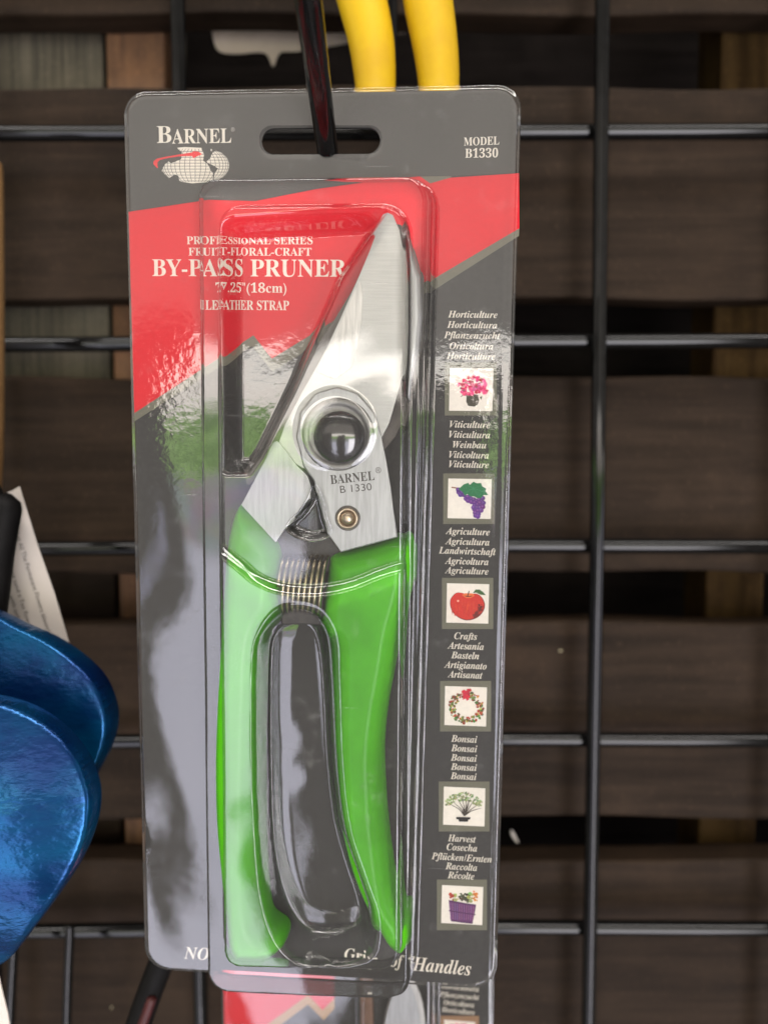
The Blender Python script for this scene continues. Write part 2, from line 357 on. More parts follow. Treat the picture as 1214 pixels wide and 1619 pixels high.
M_stud_d = wood('dark_stud', (0.036, 0.021, 0.007), (0.017, 0.009, 0.003), 0.8, along=(90, 90, 6), spec=0.05)  # darker wood for the right-hand stud
M_panel = wood('grey_panel', (0.095, 0.08, 0.052), (0.032, 0.028, 0.017), 0.7, along=(170, 90, 5))
M_back = wood('dark_backing', (0.010, 0.008, 0.007), (0.005, 0.004, 0.0035), 0.9, spec=0.02)
M_black = principled('black_enamel', (0.004, 0.004, 0.004), 0.05, 0.0, 0.30, coat=0.0, var=0.3, rvar=0.05)
M_card = principled('card_stock', (0.036, 0.034, 0.032), 0.6, 0, 0.2, var=0.12, vscale=700.0)
M_ink = ink('printed_ink')
M_clear = clear_sheet('clear_plastic')
M_green = principled('green_vinyl', (0.066, 0.365, 0.003), 0.34, 0, 0.22, var=0.10, vscale=60.0, bump=0.06, bscale=500.0, sss=0.15)
M_steel = principled('brushed_steel', (0.40, 0.395, 0.375), 0.50, 1.0, 0.5, var=0.06, vscale=120.0, stretch=(1.0, 30.0, 30.0), bump=0.07, bscale=120.0, rvar=0.05)
M_steel_b = principled('ground_steel', (0.47, 0.455, 0.43), 0.5, 1.0, 0.5, var=0.16, vscale=90.0, stretch=(12.0, 1.0, 1.0), bump=0.12, bscale=90.0)
M_plate = principled('satin_steel', (0.34, 0.34, 0.335), 0.45, 1.0, 0.5, var=0.10, vscale=70.0, stretch=(20.0, 1.5, 1.0), bump=0.08, bscale=70.0, rvar=0.12)
M_washer = principled('washer_steel', (0.24, 0.235, 0.22), 0.55, 1.0, 0.5, var=0.1, vscale=300.0)
M_darksteel = principled('dark_steel', (0.10, 0.088, 0.078), 0.5, 0.6, 0.5, var=0.25, vscale=200.0)
M_bolt = principled('black_bolt', (0.010, 0.010, 0.011), 0.14, 0.0, 0.7, coat=0.8, var=0.2)
M_brass = principled('brassy_wire', (0.45, 0.38, 0.27), 0.26, 1.0, 0.5, var=0.15)
M_bronze = principled('rivet_metal', (0.46, 0.37, 0.27), 0.32, 1.0, 0.5, var=0.15)
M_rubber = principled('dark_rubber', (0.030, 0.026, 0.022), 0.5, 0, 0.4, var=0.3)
M_etch = principled('etched_mark', (0.06, 0.055, 0.05), 0.7, 0.2, 0.3, var=0.1)
M_yellow = principled('yellow_grip', (0.56, 0.36, 0.006), 0.42, 0, 0.25, var=0.10, vscale=40.0, bump=0.08, bscale=160.0, col2=(0.47, 0.28, 0.010))
M_blue = principled('blue_enamel', (0.001, 0.078, 0.185), 0.22, 0.6, 0.35, coat=0.0, var=0.3, vscale=24.0, stretch=(1.0, 1.0, 1.8), bump=0.75, bscale=75.0, col2=(0.001, 0.018, 0.092), rvar=0.25, bdist=0.0009)
M_paper = principled('tag_paper', (0.50, 0.45, 0.41), 0.8, 0, 0.2, var=0.04, vscale=60.0)
M_type = principled('grey_type', (0.08, 0.075, 0.07), 0.8, 0, 0.2)
M_beige = principled('beige_paper', (0.30, 0.25, 0.19), 0.85, 0, 0.2, var=0.08, vscale=60.0)
M_handle = wood('pale_handle', (0.22, 0.125, 0.05), (0.15, 0.08, 0.03), 0.5, along=(90, 90, 6))
M_strap = principled('black_grip', (0.005, 0.0045, 0.0045), 0.6, 0, 0.1, var=0.2)
M_redgrip = principled('dark_red_grip', (0.05, 0.006, 0.006), 0.5, 0, 0.4, var=0.2)

# ------------------------------------------------------------------ printing and lettering
class Print:                                                       # flat printed shapes: one mesh, a colour per face
    def __init__(s, pl): s.pl, s.V, s.F, s.C = pl, [], [], []
    def uvpoly(s, P, col, h):
        P = np.asarray(P); V = s.pl.W(P, np.full(len(P), h)); n = len(s.V); s.V += [tuple(v) for v in V]
        s.F.append(tuple(range(n, n + len(P)))); s.C.append(col)
    def poly(s, pts, col, h): s.uvpoly(s.pl.poly(pts), col, h)
    def raw(s, uv, faces, col, h):
        V = s.pl.W(uv, np.full(len(uv), h)); n = len(s.V); s.V += [tuple(v) for v in V]
        for f in faces: s.F.append(tuple(i + n for i in f)); s.C.append(col)
    def text(s, txt, style, cx, cy, wpx, cap, col, h, rot=0.0, **kw):
        for uv, faces in lay_text(s.pl, txt, style, cx, cy, wpx, cap, rot, **kw): s.raw(uv, faces, col, h)
    def build(s, name, parent, mat=None):
        me = bpy.data.meshes.new(name); bm = bmesh.new(); vs = [bm.verts.new(v) for v in s.V]; lay = bm.loops.layers.float_color.new('Col'); nn = Vector(tuple(s.pl.n))
        big = []
        for f, cc in zip(s.F, s.C):
            try: fc = bm.faces.new([vs[i] for i in f])
            except ValueError: continue
            fc.normal_update()
            if fc.normal.dot(nn) < 0: fc.normal_flip()
            for l in fc.loops: l[lay] = tuple(cc) + (1.0,)
            if len(f) > 4: big.append(fc)
        bmesh.ops.triangulate(bm, faces=big); bm.to_mesh(me); bm.free()
        return link(name, me, mat or M_ink, parent)
def styled(t, style):
    out = ''
    for ch in t:
        o = ord(ch)
        if style == 'bold':
            if 'A' <= ch <= 'Z': ch = chr(0x1D400 + o - 65)
            elif 'a' <= ch <= 'z': ch = chr(0x1D41A + o - 97)
            elif '0' <= ch <= '9': ch = chr(0x1D7CE + o - 48)
        elif style == 'bi':
            if 'A' <= ch <= 'Z': ch = chr(0x1D468 + o - 65)
            elif 'a' <= ch <= 'z': ch = chr(0x1D482 + o - 97)
        out += ch
    return out
_tc = {}
def glyphs(t):
    if t in _tc: return _tc[t]
    cu = bpy.data.curves.new('type', 'FONT'); cu.body = t; cu.resolution_u = 4
    o = bpy.data.objects.new('type', cu); COL.objects.link(o)
    me = o.evaluated_get(bpy.context.evaluated_depsgraph_get()).to_mesh()
    V = np.array([v.co[:2] for v in me.vertices]) if len(me.vertices) else np.zeros((0, 2)); Fc = [tuple(p.vertices) for p in me.polygons]
    bpy.data.objects.remove(o); bpy.data.curves.remove(cu); _tc[t] = (V, Fc); return V, Fc
ACC = {'í': 'i', 'é': 'e', 'ü': 'u'}
def lay_text(pl, txt, style, cx, cy, wpx, cap, rot=0.0, slant=0.0):
    plain = ''.join(ACC.get(ch, ch) for ch in txt); st = styled(plain, style); V, Fc = glyphs(st); V = V.copy(); Fc = list(Fc); extra = []
    for i, ch in enumerate(txt):
        if ch in ACC:
            x1 = glyphs(styled(plain[:i + 1], style))[0][:, 0].max(); x0 = glyphs(styled(plain[:i], style))[0][:, 0].max(); xm = (x0 + x1) / 2 + 0.06
            if ch == 'ü': q = [[(xm - .16, .56), (xm - .04, .56), (xm - .02, .68), (xm - .14, .68)], [(xm + .06, .56), (xm + .18, .56), (xm + .20, .68), (xm + .08, .68)]]
            else: q = [[(xm - .03, .55), (xm + .05, .55), (xm + .22, .74), (xm + .08, .74)]]
            extra += q
    lo, hi = V[:, 0].min(), V[:, 0].max()
    for q in extra: n = len(V); V = np.vstack([V, q]); Fc.append((n, n + 1, n + 2, n + 3))
    c0 = pl.uv(cx, cy); sx = np.linalg.norm(pl.uv(cx + 1, cy) - c0); sy = np.linalg.norm(pl.uv(cx, cy + 1) - c0)
    U = np.c_[(V[:, 0] - (lo + hi) / 2) * (wpx * sx / (hi - lo)), (V[:, 1] - 0.345) * (cap * sy / 0.69)]
    U[:, 0] += slant * U[:, 1]
    ca, sa = math.cos(rot), math.sin(rot)
    return [(U @ np.array([[ca, sa], [-sa, ca]]) + c0, Fc)]

CREAM = (0.74, 0.68, 0.58); OLIVE = (0.150, 0.145, 0.105); RED = (0.63, 0.008, 0.020); STOCK = (0.066, 0.062, 0.057); WHITE = (0.78, 0.73, 0.65)

# ================================================================== the wall behind: slats, studs, backing
wall_front = upright(0.306)
def zat(py, y): return upright(y).hit(CX, py)[2]
def xat(px, py, y): return upright(y).hit(px, py)[0]
wl = thing('slatted_wall', 'dark brown slatted wooden wall behind the black wire grid', 'wall', loc=(0, 0.33, zat(1900, 0.33)))
XL, XR = -0.32, 0.34
for (t_, b_, dx) in ((-290, 22, 0.0), (136, 472, 0.0), (597, 906, 0.0), (984, 1294, 0.0), (1362, 1720, 0.0)):
    z1, z0 = zat(t_, 0.306), zat(b_, 0.306)
    bm = bmesh.new(); bmesh.ops.create_cube(bm, size=1.0)
    for v in bm.verts: v.co = Vector((XL + (v.co.x + .5) * (XR - XL), 0.306 + (v.co.y + .5) * 0.014, z0 + (v.co.z + .5) * (z1 - z0)))
    bmesh.ops.bevel(bm, geom=[e for e in bm.edges if abs(e.verts[0].co.x - e.verts[1].co.x) > 0.1], offset=0.0012, segments=2, affect='EDGES', profile=0.5)
    bmesh.ops.subdivide_edges(bm, edges=[e for e in bm.edges if abs(e.verts[0].co.x - e.verts[1].co.x) > 0.1], cuts=40)
    ph = random.random() * 9
    for v in bm.verts: v.co.z += 0.0007 * math.sin(v.co.x * 23 + ph) + 0.0004 * math.sin(v.co.x * 71 + 2 * ph); v.co.y += 0.0006 * math.sin(v.co.x * 13 + ph)
    link('slat', from_bm(bm), M_slat, wl)
for px0, px1, ms in ((178, 268, M_stud), (1128, 1222, M_stud_d)):
    link('stud', box((xat(px0, 500, 0.3205), 0.3205, zat(2000, 0.32)), (xat(px1, 500, 0.3205), 0.345, zat(-420, 0.32)), 0.001), ms, wl)
link('rear_panel', box((xat(-700, 500, 0.330), 0.330, zat(620, 0.33)), (xat(172, 500, 0.330), 0.336, zat(-420, 0.33)), 0.0005), M_panel, wl)
link('lower_panel', box((xat(-700, 500, 0.330), 0.330, zat(2000, 0.33)), (xat(172, 500, 0.330), 0.336, zat(640, 0.33)), 0.0005), M_stud if False else M_slat, wl)
link('backing', box((-0.5, 0.40, zat(2400, 0.4)), (0.5, 0.406, zat(-900, 0.4))), M_back, wl)
# torn beige paper in the top gap
bp = upright(0.329)
pp = smooth_poly(bp.poly([(338, 10), (336, 50), (345, 80), (372, 86), (418, 84), (432, 106), (443, 84), (470, 82), (520, 74), (600, 60), (662, 48), (700, 40), (760, 22), (770, 8), (600, 0), (420, 2)]), 4)
o = link('torn_paper', plate(bp, pp, 0.0, 0.0005, 0.0001), M_beige); own_origin(o, bp.hit(430, 100))
tag(o, 'torn beige paper sheet stuck in the uppermost gap between wall slats', 'paper')
# loose white fleck in the lower gap
o = link('paper_scrap', tube([upright(0.316).hit(x, y) for x, y in ((808, 1313), (811, 1320), (814, 1326), (818, 1331))], [0.0004, 0.0008, 0.0006, 0.0005], 8), M_paper)
own_origin(o, upright(0.316).hit(816, 1330)); tag(o, 'tiny pale scrap caught in the gap right of the package, low down', 'scrap')

# ================================================================== wire grid
gr = thing('wire_grid', 'black enamelled wire display grid hanging in front of the slats', 'display grid', loc=(0, 0.29, zat(1900, 0.29)))
for yl, ym, yr in ((-122, -124, -126), (211, 210, 208), (545, 541, 539), (868, 862, 864), (1174, 1168, 1170), (1473, 1465, 1468), (1768, 1760, 1762)):
    g_ = upright(0.2945); P = smooth_poly([g_.hit(-520, yl), g_.hit(0, yl), g_.hit(607, ym), g_.hit(1214, yr), g_.hit(1700, yr)], 5, False)
    link('horizontal_bar', tube(P, 0.0029, 20), M_black, gr, True)
for xt, xb in ((-395, -330), (-52, -5), (281, 318), (617, 612), (952, 930), (1290, 1242)):
    g_ = upright(0.2885); link('vertical_bar', tube([g_.hit(xt - (xb - xt) * .25, -400), g_.hit(xt, 0), g_.hit((xt + xb) / 2 + (3 if xt == 952 else 0), 810), g_.hit(xb, 1619), g_.hit(xb + (xb - xt) * .2, 1950)], 0.0027, 20), M_black, gr, True)

# ================================================================== the package in front
base_uv = np.array([0.0, -CARD_H / 2])
pk = thing('blister_card', 'clear blister package on grey and red printed card hanging from the black hook', 'package', card.mat(card.W(base_uv, np.array(0.0))), group='blister packages')
outline = round_poly(np.array([(-CARD_W / 2, CARD_H / 2), (CARD_W / 2, CARD_H / 2), (CARD_W / 2, -CARD_H / 2), (-CARD_W / 2, -CARD_H / 2)]), [4.9 * MM, 5.2 * MM, 6.5 * MM, 6.0 * MM], 10)
def stadium(pl, x0, x1, y0, y1): return round_poly(pl.poly([(x0, y0), (x1, y0 - 1), (x1, y1 - 1), (x0, y1)]), 2.75 * MM, 8)
slot_c = stadium(card, 414, 601, 203, 244)
# board
def board(pl, out_poly, hole, h0, h1):
    bm = bmesh.new(); loops = []
    for P in [out_poly] + ([hole] if hole is not None else []):
        vs = [bm.verts.new(p) for p in pl.W(P, np.full(len(P), h1))]; loops += [bm.edges.new((a, b_)) for a, b_ in zip(vs, vs[1:] + vs[:1])]
    bmesh.ops.triangle_fill(bm, edges=loops, use_beauty=True)
    r = bmesh.ops.extrude_face_region(bm, geom=list(bm.faces))
    for v in r['geom']:
        if isinstance(v, bmesh.types.BMVert): v.co -= Vector(tuple(pl.n * (h1 - h0)))
    return from_bm(bm)
inset = lambda P, d: np.sign(P) * (np.abs(P) - d)
link('backing_card', board(card, inset(outline, 0.9 * MM), slot_c, -0.7 * MM, 0.0), M_card, pk)
# printed panels
pr = Print(card)
red = [(204, 335), (330, 316), (404, 318), (500, 299), (600, 285), (664, 279), (680, 290), (712, 281), (820, 274), (820.5, 361), (690, 438), (531, 505), (430, 567), (401, 530), (213, 653)]
pr.poly(red, RED, 0.03 * MM)
HEAD = (0.066, 0.062, 0.057)                                      # the heading is printed on a lighter grey
top = [(213, 653), (401, 530), (430, 567), (531, 505), (690, 438), (820.5, 361)]
bot = [(213.5, 666), (399, 547), (431, 588), (535, 522), (690, 456), (820, 373)]
for a, b_, c_, d_ in zip(top, top[1:], bot, bot[1:]): pr.poly([a, b_, d_, c_], OLIVE, 0.03 * MM)
pr.poly([(664, 279), (714, 278.5), (712, 281), (680, 290)], OLIVE, 0.03 * MM)
o = pr.build('printed_panel', pk); o['label'] = 'red printed panel with a zigzag lower edge'
hp = Print(card); hd = inset(outline, 0.95 * MM); ym = card.uv(607, 250)[1]
hs = slot_c
hb = [card.uv(x, y) for x, y in ((205, 334), (330, 315.5), (404, 317), (500, 298), (600, 284), (664, 278), (714, 278), (820, 273))]
xa, xb, yt = hd[:, 0].min(), hd[:, 0].max(), hd[:, 1].max()
def cut(P, lo, hi):                                                # the strip of the heading between two uprights
    a, b_ = max(lo, P[:, 0].min()), min(hi, P[:, 0].max()); return a, b_
xs = sorted(set([xa + 0.15 * MM, xb - 0.15 * MM] + list(np.linspace(xa + 0.2 * MM, xb - 0.2 * MM, 90))))
def topy(x):
    d = max(0.0, max(xa + 4.2 * MM - x, x - (xb - 4.4 * MM))); r_ = 4.3 * MM; return yt - r_ + math.sqrt(max(r_ * r_ - d * d, 0.0))
def boty(x): return float(np.interp(x, [p[0] for p in hb], [p[1] for p in hb]))
sx0, sx1, sy0, sy1 = hs[:, 0].min(), hs[:, 0].max(), hs[:, 1].min(), hs[:, 1].max()
sr, scy = (sy1 - sy0) / 2 + 0.03 * MM, (sy0 + sy1) / 2
def half(x):
    d = max(0.0, sx0 + sr - x, x - (sx1 - sr)); return math.sqrt(max(sr * sr - d * d, 0.0))
xs = sorted(set(xs + list(np.linspace(sx0 - 0.1 * MM, sx0 + sr, 14)) + list(np.linspace(sx1 - sr, sx1 + 0.1 * MM, 14))))
for a, b_ in zip(xs, xs[1:]):
    ha, hb_ = half(a), half(b_)
    if ha + hb_ < 1e-6: hp.uvpoly([(a, boty(a)), (b_, boty(b_)), (b_, topy(b_)), (a, topy(a))], HEAD, 0.02 * MM)
    else:
        hp.uvpoly([(a, boty(a)), (b_, boty(b_)), (b_, scy - hb_), (a, scy - ha)], HEAD, 0.02 * MM); hp.uvpoly([(a, scy + ha), (b_, scy + hb_), (b_, topy(b_)), (a, topy(a))], HEAD, 0.02 * MM)
hp.build('printed_heading', pk)
# maker's logo
lg = Print(card); HL = 0.06 * MM
lg.text('B', 'bold', 260, 212.5, 23, 27, CREAM, HL); lg.text('ARNEL', 'bold', 319, 215, 94, 23, CREAM, HL); lg.text('®', '', 368.5, 205, 6, 6, (.45, .42, .38), HL)
GX, GY, GS = 235.0, 185.0, 150 / 1214
gl = lambda pts: [(GX + x * GS, GY + y * GS) for x, y in pts]
land = gl([(360, 395), (470, 385), (680, 395), (690, 440), (715, 470), (700, 560), (745, 590), (780, 640), (800, 690), (830, 720), (830, 830), (720, 838), (560, 850), (400, 825), (385, 760), (340, 735), (265, 785), (170, 690), (210, 610), (260, 570), (290, 590), (340, 575), (420, 540), (430, 450)])
land2 = gl([(865, 432), (940, 460), (1010, 530), (1035, 610), (1025, 690), (960, 770), (845, 825), (830, 815), (850, 720), (890, 660), (820, 615), (760, 590), (745, 570), (790, 530), (820, 460)])
lg.poly(land, CREAM, HL); lg.poly(land2, CREAM, HL); lg.poly(gl([(790, 410), (812, 410), (818, 440), (800, 440)]), CREAM, HL)
GREY = (0.13, 0.12, 0.11); HG = 0.075 * MM
cxg, cyg, rx, ry = 600, 620, 440, 235
for i in range(-9, 10):                                            # meridians and parallels of the globe
    xs = cxg + rx * math.sin(i * math.pi / 20); seg = []
    for yy in range(410, 850, 20):
        t = (yy - cyg) / ry
        if abs(t) < 0.97: seg.append((cxg + (xs - cxg) * math.sqrt(1 - t * t * 0.8), yy))
    for a, b_ in zip(seg, seg[1:]): lg.poly(gl([(a[0] - 3.5, a[1]), (a[0] + 3.5, a[1]), (b_[0] + 3.5, b_[1]), (b_[0] - 3.5, b_[1])]), GREY, HG)
for yy in range(440, 840, 38): lg.poly(gl([(185, yy - 3.5), (1030, yy - 3.5), (1030, yy + 3.5), (185, yy + 3.5)]), GREY, HG)
HD = 0.09 * MM
for gap in ([(80, 380), (355, 380), (420, 455), (420, 540), (340, 572), (290, 588), (250, 565), (205, 612), (165, 690), (262, 790), (340, 738), (386, 762), (398, 828), (560, 853), (560, 880), (60, 880), (60, 400)],
            [(695, 400), (780, 400), (800, 445), (825, 455), (788, 530), (742, 572), (705, 545), (722, 465)], [(790, 618), (820, 616), (892, 660), (850, 720), (832, 818), (826, 820), (828, 720), (795, 670)],
            [(560, 852), (830, 832), (850, 826), (1000, 750), (1040, 650), (1080, 650), (1080, 880), (560, 880)], [(870, 400), (1080, 400), (1080, 640), (1038, 610), (1012, 528), (942, 457), (868, 430)]):
    lg.poly(gl(gap), STOCK, HD)
lg.poly(gl([(110, 655), (65, 600), (70, 565), (110, 535), (200, 515), (400, 480), (560, 455), (575, 440), (640, 445), (690, 478), (620, 505), (580, 530), (560, 500), (400, 505), (260, 525), (150, 550), (120, 580), (118, 615), (125, 655)]), (0.72, 0.035, 0.04), 0.105 * MM)
lg.build('printed_logo', pk)
h1 = Print(card)
h1.text('MODEL', 'bold', 761, 223, 56, 13, CREAM, HL, 0.02); h1.text('B1330', 'bold', 761, 242, 52, 14.5, CREAM, HL, 0.0); h1.build('printed_lettering', pk)
h2 = Print(card)
h2.text('PROFESSIONAL SERIES', 'bold', 394.5, 380, 199, 12.5, CREAM, HL, -0.006); h2.text('FRUIT-FLORAL-CRAFT', 'bold', 395, 398, 194, 12.5, CREAM, HL, -0.006)
h2.text('BY-PASS PRUNER', 'bold', 393, 423.5, 306, 27, CREAM, HL, -0.006); h2.text('7.25"(18cm)', 'bold', 397, 455, 112, 15, CREAM, HL, -0.006); h2.text('LEATHER STRAP', 'bold', 391, 482.5, 132, 15, CREAM, HL, -0.006)
h2.build('printed_lettering', pk)
h3 = Print(card)
h3.text('NO', 'bi', 311, 1507, 40, 19, CREAM, HL, 0.0); h3.build('printed_lettering', pk); h3 = Print(card); h3.text('Grip', 'bi', 572, 1516, 50, 19, CREAM, HL, 0.0); h3.text('of', 'bi', 628, 1519, 22, 19, CREAM, HL, 0.0); h3.text('Handles', 'bi', 698, 1527, 93, 22, CREAM, HL, -0.035)
h3.build('printed_lettering', pk)
ROWS = [(('Horticulture', 747, 497, 78), ('Horticultura', 746, 513.5, 79), ('Pflanzenzucht', 746, 530, 89), ('Orticoltura', 745, 547, 69), ('Horticulture', 744, 563, 77)),
        (('Viticulture', 742.5, 671, 64), ('Viticultura', 742, 687, 65), ('Weinbau', 742, 703, 53), ('Viticoltura', 741, 719, 63), ('Viticulture', 741, 734, 63)),
        (('Agriculture', 739, 840, 70), ('Agricultura', 738.5, 856, 70), ('Landwirtschaft', 738.5, 871, 90), ('Agricoltura', 737.5, 887, 69), ('Agriculture', 737.5, 902, 69)),
        (('Crafts', 736, 1005.5, 36), ('Artesanía', 736, 1021, 57), ('Basteln', 735, 1036, 44), ('Artigianato', 735.5, 1051.5, 67), ('Artisanat', 735, 1066.5, 55)),
        (('Bonsai', 733.5, 1168, 41), ('Bonsai', 733.5, 1183, 41), ('Bonsai', 733, 1198, 41), ('Bonsai', 733, 1212.5, 41), ('Bonsai', 732.5, 1227, 41)),
        (('Harvest', 730, 1325.5, 44), ('Cosecha', 730, 1339.5, 48), ('Pflücken/Ernten', 729.5, 1355.5, 95), ('Raccolta', 729, 1370, 50), ('Récolte', 728.5, 1384, 42))]
for blk in ROWS:
    t_ = Print(card)
    for s_, x, y, w_ in blk: t_.text(s_, 'bi', x, y, w_, 10.8, CREAM, HL, -0.012)
    t_.build('printed_lettering', pk)
class Pic:
    def __init__(s, pl, box_, inner, frame_col=OLIVE):
        s.pr = Print(pl); s.pl = pl; x0, y0, x1, y1 = box_; s.pr.poly([(x0, y0), (x1, y0), (x1, y1), (x0, y1)] if len(box_) == 4 else box_, frame_col, 0.04 * MM)
        a = pl.uv(inner[0], inner[1]); b_ = pl.uv(inner[2], inner[3]); s.o = np.array([a[0], b_[1]]); s.s = np.array([b_[0] - a[0], a[1] - b_[1]]); s.h = 0.055 * MM
        s.p([(0, 0), (1, 0), (1, 1), (0, 1)], WHITE)
    def p(s, pts, col): s.h += 0.0004 * MM; s.pr.uvpoly(s.o + np.asarray(pts, float) * s.s, col, s.h)
    def disc(s, x, y, r, col, n=10, ry=None, jag=0.0):
        ry = ry or r; s.p([(x + r * math.cos(2 * math.pi * i / n) * (1 + jag * random.uniform(-1, 1)), y + ry * math.sin(2 * math.pi * i / n) * (1 + jag * random.uniform(-1, 1))) for i in range(n)], col)
    def line(s, pts, w_, col, w2=None):
        pts = np.asarray(pts, float); d = np.gradient(pts, axis=0); nn = np.c_[-d[:, 1], d[:, 0]]; nn /= np.maximum(np.linalg.norm(nn, axis=1, keepdims=True), 1e-9)
        ww = np.linspace(w_, w2 if w2 is not None else w_, len(pts))[:, None] / 2; s.p(np.vstack([pts + nn * ww, (pts - nn * ww)[::-1]]), col)
jit = lambda c_, a=0.25: tuple(max(0.0, x * (1 + random.uniform(-a, a))) for x in c_)
rs = random.Random(3); random.seed(11)
# potted flowers
q = Pic(card, (703, 573, 785, 657), (711, 582, 778, 650))
q.p([(.40, .36), (.39, .22), (.44, .12), (.58, .10), (.66, .15), (.69, .26), (.66, .36)], (.055, .05, .035)); q.disc(.52, .36, .15, (.075, .07, .045), 14, .035); q.p([(.70, .32), (.76, .36), (.74, .26)], (.09, .10, .05)); q.line([(.27, .33), (.33, .40), (.42, .38)], .02, (.1, .1, .05))
for i in range(70):
    a, r_ = random.uniform(0, math.pi * 2), math.sqrt(random.random()); x, y = .52 + .36 * r_ * math.cos(a), .62 + .22 * r_ * math.sin(a) - .10 * (math.cos(a) * r_) ** 2
    q.disc(x, y, random.uniform(.035, .06), jit(random.choice([(.70, .03, .16), (.62, .02, .12), (.75, .07, .22), (.50, .02, .06), (.72, .10, .28)])), 7, jag=.25)
for i in range(9): q.disc(random.uniform(.25, .8), random.uniform(.48, .78), .022, (.10, .12, .07), 6, jag=.3)
q.pr.build('printed_picture', pk)
# grapes
q = Pic(card, (700.5, 748.5, 781.5, 828.5), (708.5, 756.5, 775.5, 820.5))
q.line([(.08, .78), (.18, .765), (.30, .75)], .03, (.22, .06, .02))
for x, y in [(.25, .66), (.29, .60), (.36, .60), (.24, .72), (.33, .66), (.42, .50), (.47, .45), (.53, .50), (.46, .54), (.55, .42), (.60, .48), (.66, .44), (.72, .48), (.78, .44), (.80, .52), (.62, .40), (.70, .36), (.78, .36), (.82, .40), (.62, .32), (.68, .28), (.75, .28), (.81, .30), (.62, .24), (.70, .20), (.77, .21), (.64, .15), (.71, .12), (.65, .08), (.70, .06), (.60, .28), (.74, .40)]:
    q.disc(x, y, .062, jit((.11, .030, .20), .3), 10); q.disc(x - .012, y + .018, .026, jit((.19, .07, .30), .2), 7)
q.p([(.24, .74), (.36, .86), (.46, .90), (.50, .85), (.58, .93), (.66, .89), (.76, .90), (.78, .82), (.88, .76), (.86, .70), (.93, .60), (.82, .60), (.76, .52), (.68, .52), (.60, .56), (.52, .56), (.44, .62), (.40, .57), (.34, .66)], (.020, .17, .065))
for e_ in ((.36, .62), (.55, .60), (.72, .58), (.86, .66), (.80, .84), (.60, .88), (.44, .84)): q.line([(.58, .76), ((.58 + e_[0]) / 2, (.76 + e_[1]) / 2 + .01), e_], .012, (.035, .24, .10), .004)
q.pr.build('printed_picture', pk)
# apple
q = Pic(card, (698.5, 913.5, 779.5, 994.5), (706.5, 922, 771.5, 986))
ap = smooth_poly([(.50, .70), (.38, .76), (.22, .76), (.10, .62), (.08, .46), (.14, .28), (.28, .14), (.46, .07), (.62, .09), (.78, .18), (.89, .34), (.91, .50), (.84, .66), (.72, .75), (.60, .74)], 4)
q.p(ap, (.20, .015, .010)); q.p((ap - [.49, .43]) * .95 + [.485, .44], (.56, .030, .018))
for i in range(60):
    a = random.uniform(-1, 1); x = .46 + a * .32; y0 = random.uniform(.16, .45); q.line([(x, y0), (x + a * .015, y0 + .10), (x + a * .01, y0 + .2)], .012, jit(random.choice([(.68, .07, .025), (.40, .02, .012), (.60, .04, .02)])), .003)
for i in range(45):
    a = random.uniform(-1.1, .2); r_ = random.uniform(.26, .37); q.disc(.49 + r_ * math.cos(a), .42 + r_ * .85 * math.sin(a), random.uniform(.015, .032), jit((.15, .012, .01), .5), 6, jag=.4)
q.p([(.36, .71), (.44, .76), (.62, .755), (.66, .70), (.56, .64), (.46, .64)], (.72, .17, .05)); q.p([(.40, .70), (.47, .665), (.56, .665), (.62, .705), (.52, .69)], (.16, .02, .01))
q.line([(.49, .67), (.51, .75), (.53, .82)], .025, (.06, .03, .015)); q.p([(.62, .77), (.68, .86), (.78, .86), (.86, .80), (.93, .72), (.80, .73), (.70, .78)], (.05, .13, .04)); q.line([(.63, .775), (.76, .81), (.90, .73)], .010, (.02, .06, .02)); q.disc(.27, .56, .028, (.85, .5, .35), 6)
q.pr.build('printed_picture', pk)
# wreath
q = Pic(card, (695.5, 1076.5, 776, 1156.5), (703.5, 1084.5, 768, 1148.5))
for i in range(190):
    a = random.uniform(0, 2 * math.pi); r_ = random.uniform(.25, .42); q.disc(.52 + r_ * math.cos(a), .47 + r_ * .97 * math.sin(a), random.uniform(.018, .042), jit(random.choice([(.10, .17, .04), (.16, .24, .06), (.34, .045, .03), (.42, .08, .04), (.55, .42, .06), (.20, .07, .03), (.07, .13, .04)]), .3), 6, jag=.35)
for i in range(26): q.disc(.51 + random.uniform(-.11, .11), .83 + random.uniform(-.08, .09), .035, jit((.55, .015, .045), .35), 7, jag=.3)
q.p([(.46, .78), (.42, .66), (.50, .70), (.52, .64), (.58, .68), (.55, .78)], (.58, .02, .05)); q.pr.build('printed_picture', pk)
# bonsai
q = Pic(card, (693.5, 1235.5, 773.5, 1314.5), (701.5, 1243.5, 765.5, 1306.5))
for i in range(120):
    t = random.random(); x = .06 + t * .86; y = .60 + .18 * math.sin(t * math.pi) + random.uniform(-.13, .08); q.disc(x, y, random.uniform(.012, .035), jit(random.choice([(.30, .36, .17), (.22, .30, .12), (.42, .46, .26), (.15, .20, .09)]), .25), 6, jag=.4)
for e_ in ((.10, .58), (.22, .62), (.34, .70), (.44, .76), (.55, .80), (.66, .76), (.74, .68), (.84, .56), (.92, .48), (.60, .66), (.40, .58)):
    q.line([(.51, .26), (.51 + (e_[0] - .51) * .35 + .02, .36 + (e_[1] - .36) * .3), (.51 + (e_[0] - .51) * .75, .36 + (e_[1] - .36) * .75), e_], .028, (.045, .035, .025), .006)
for i in range(60):
    t = random.random(); q.disc(.06 + t * .86, .62 + .18 * math.sin(t * math.pi) + random.uniform(-.13, .08), random.uniform(.010, .022), jit((.26, .34, .14), .3), 5, jag=.4)
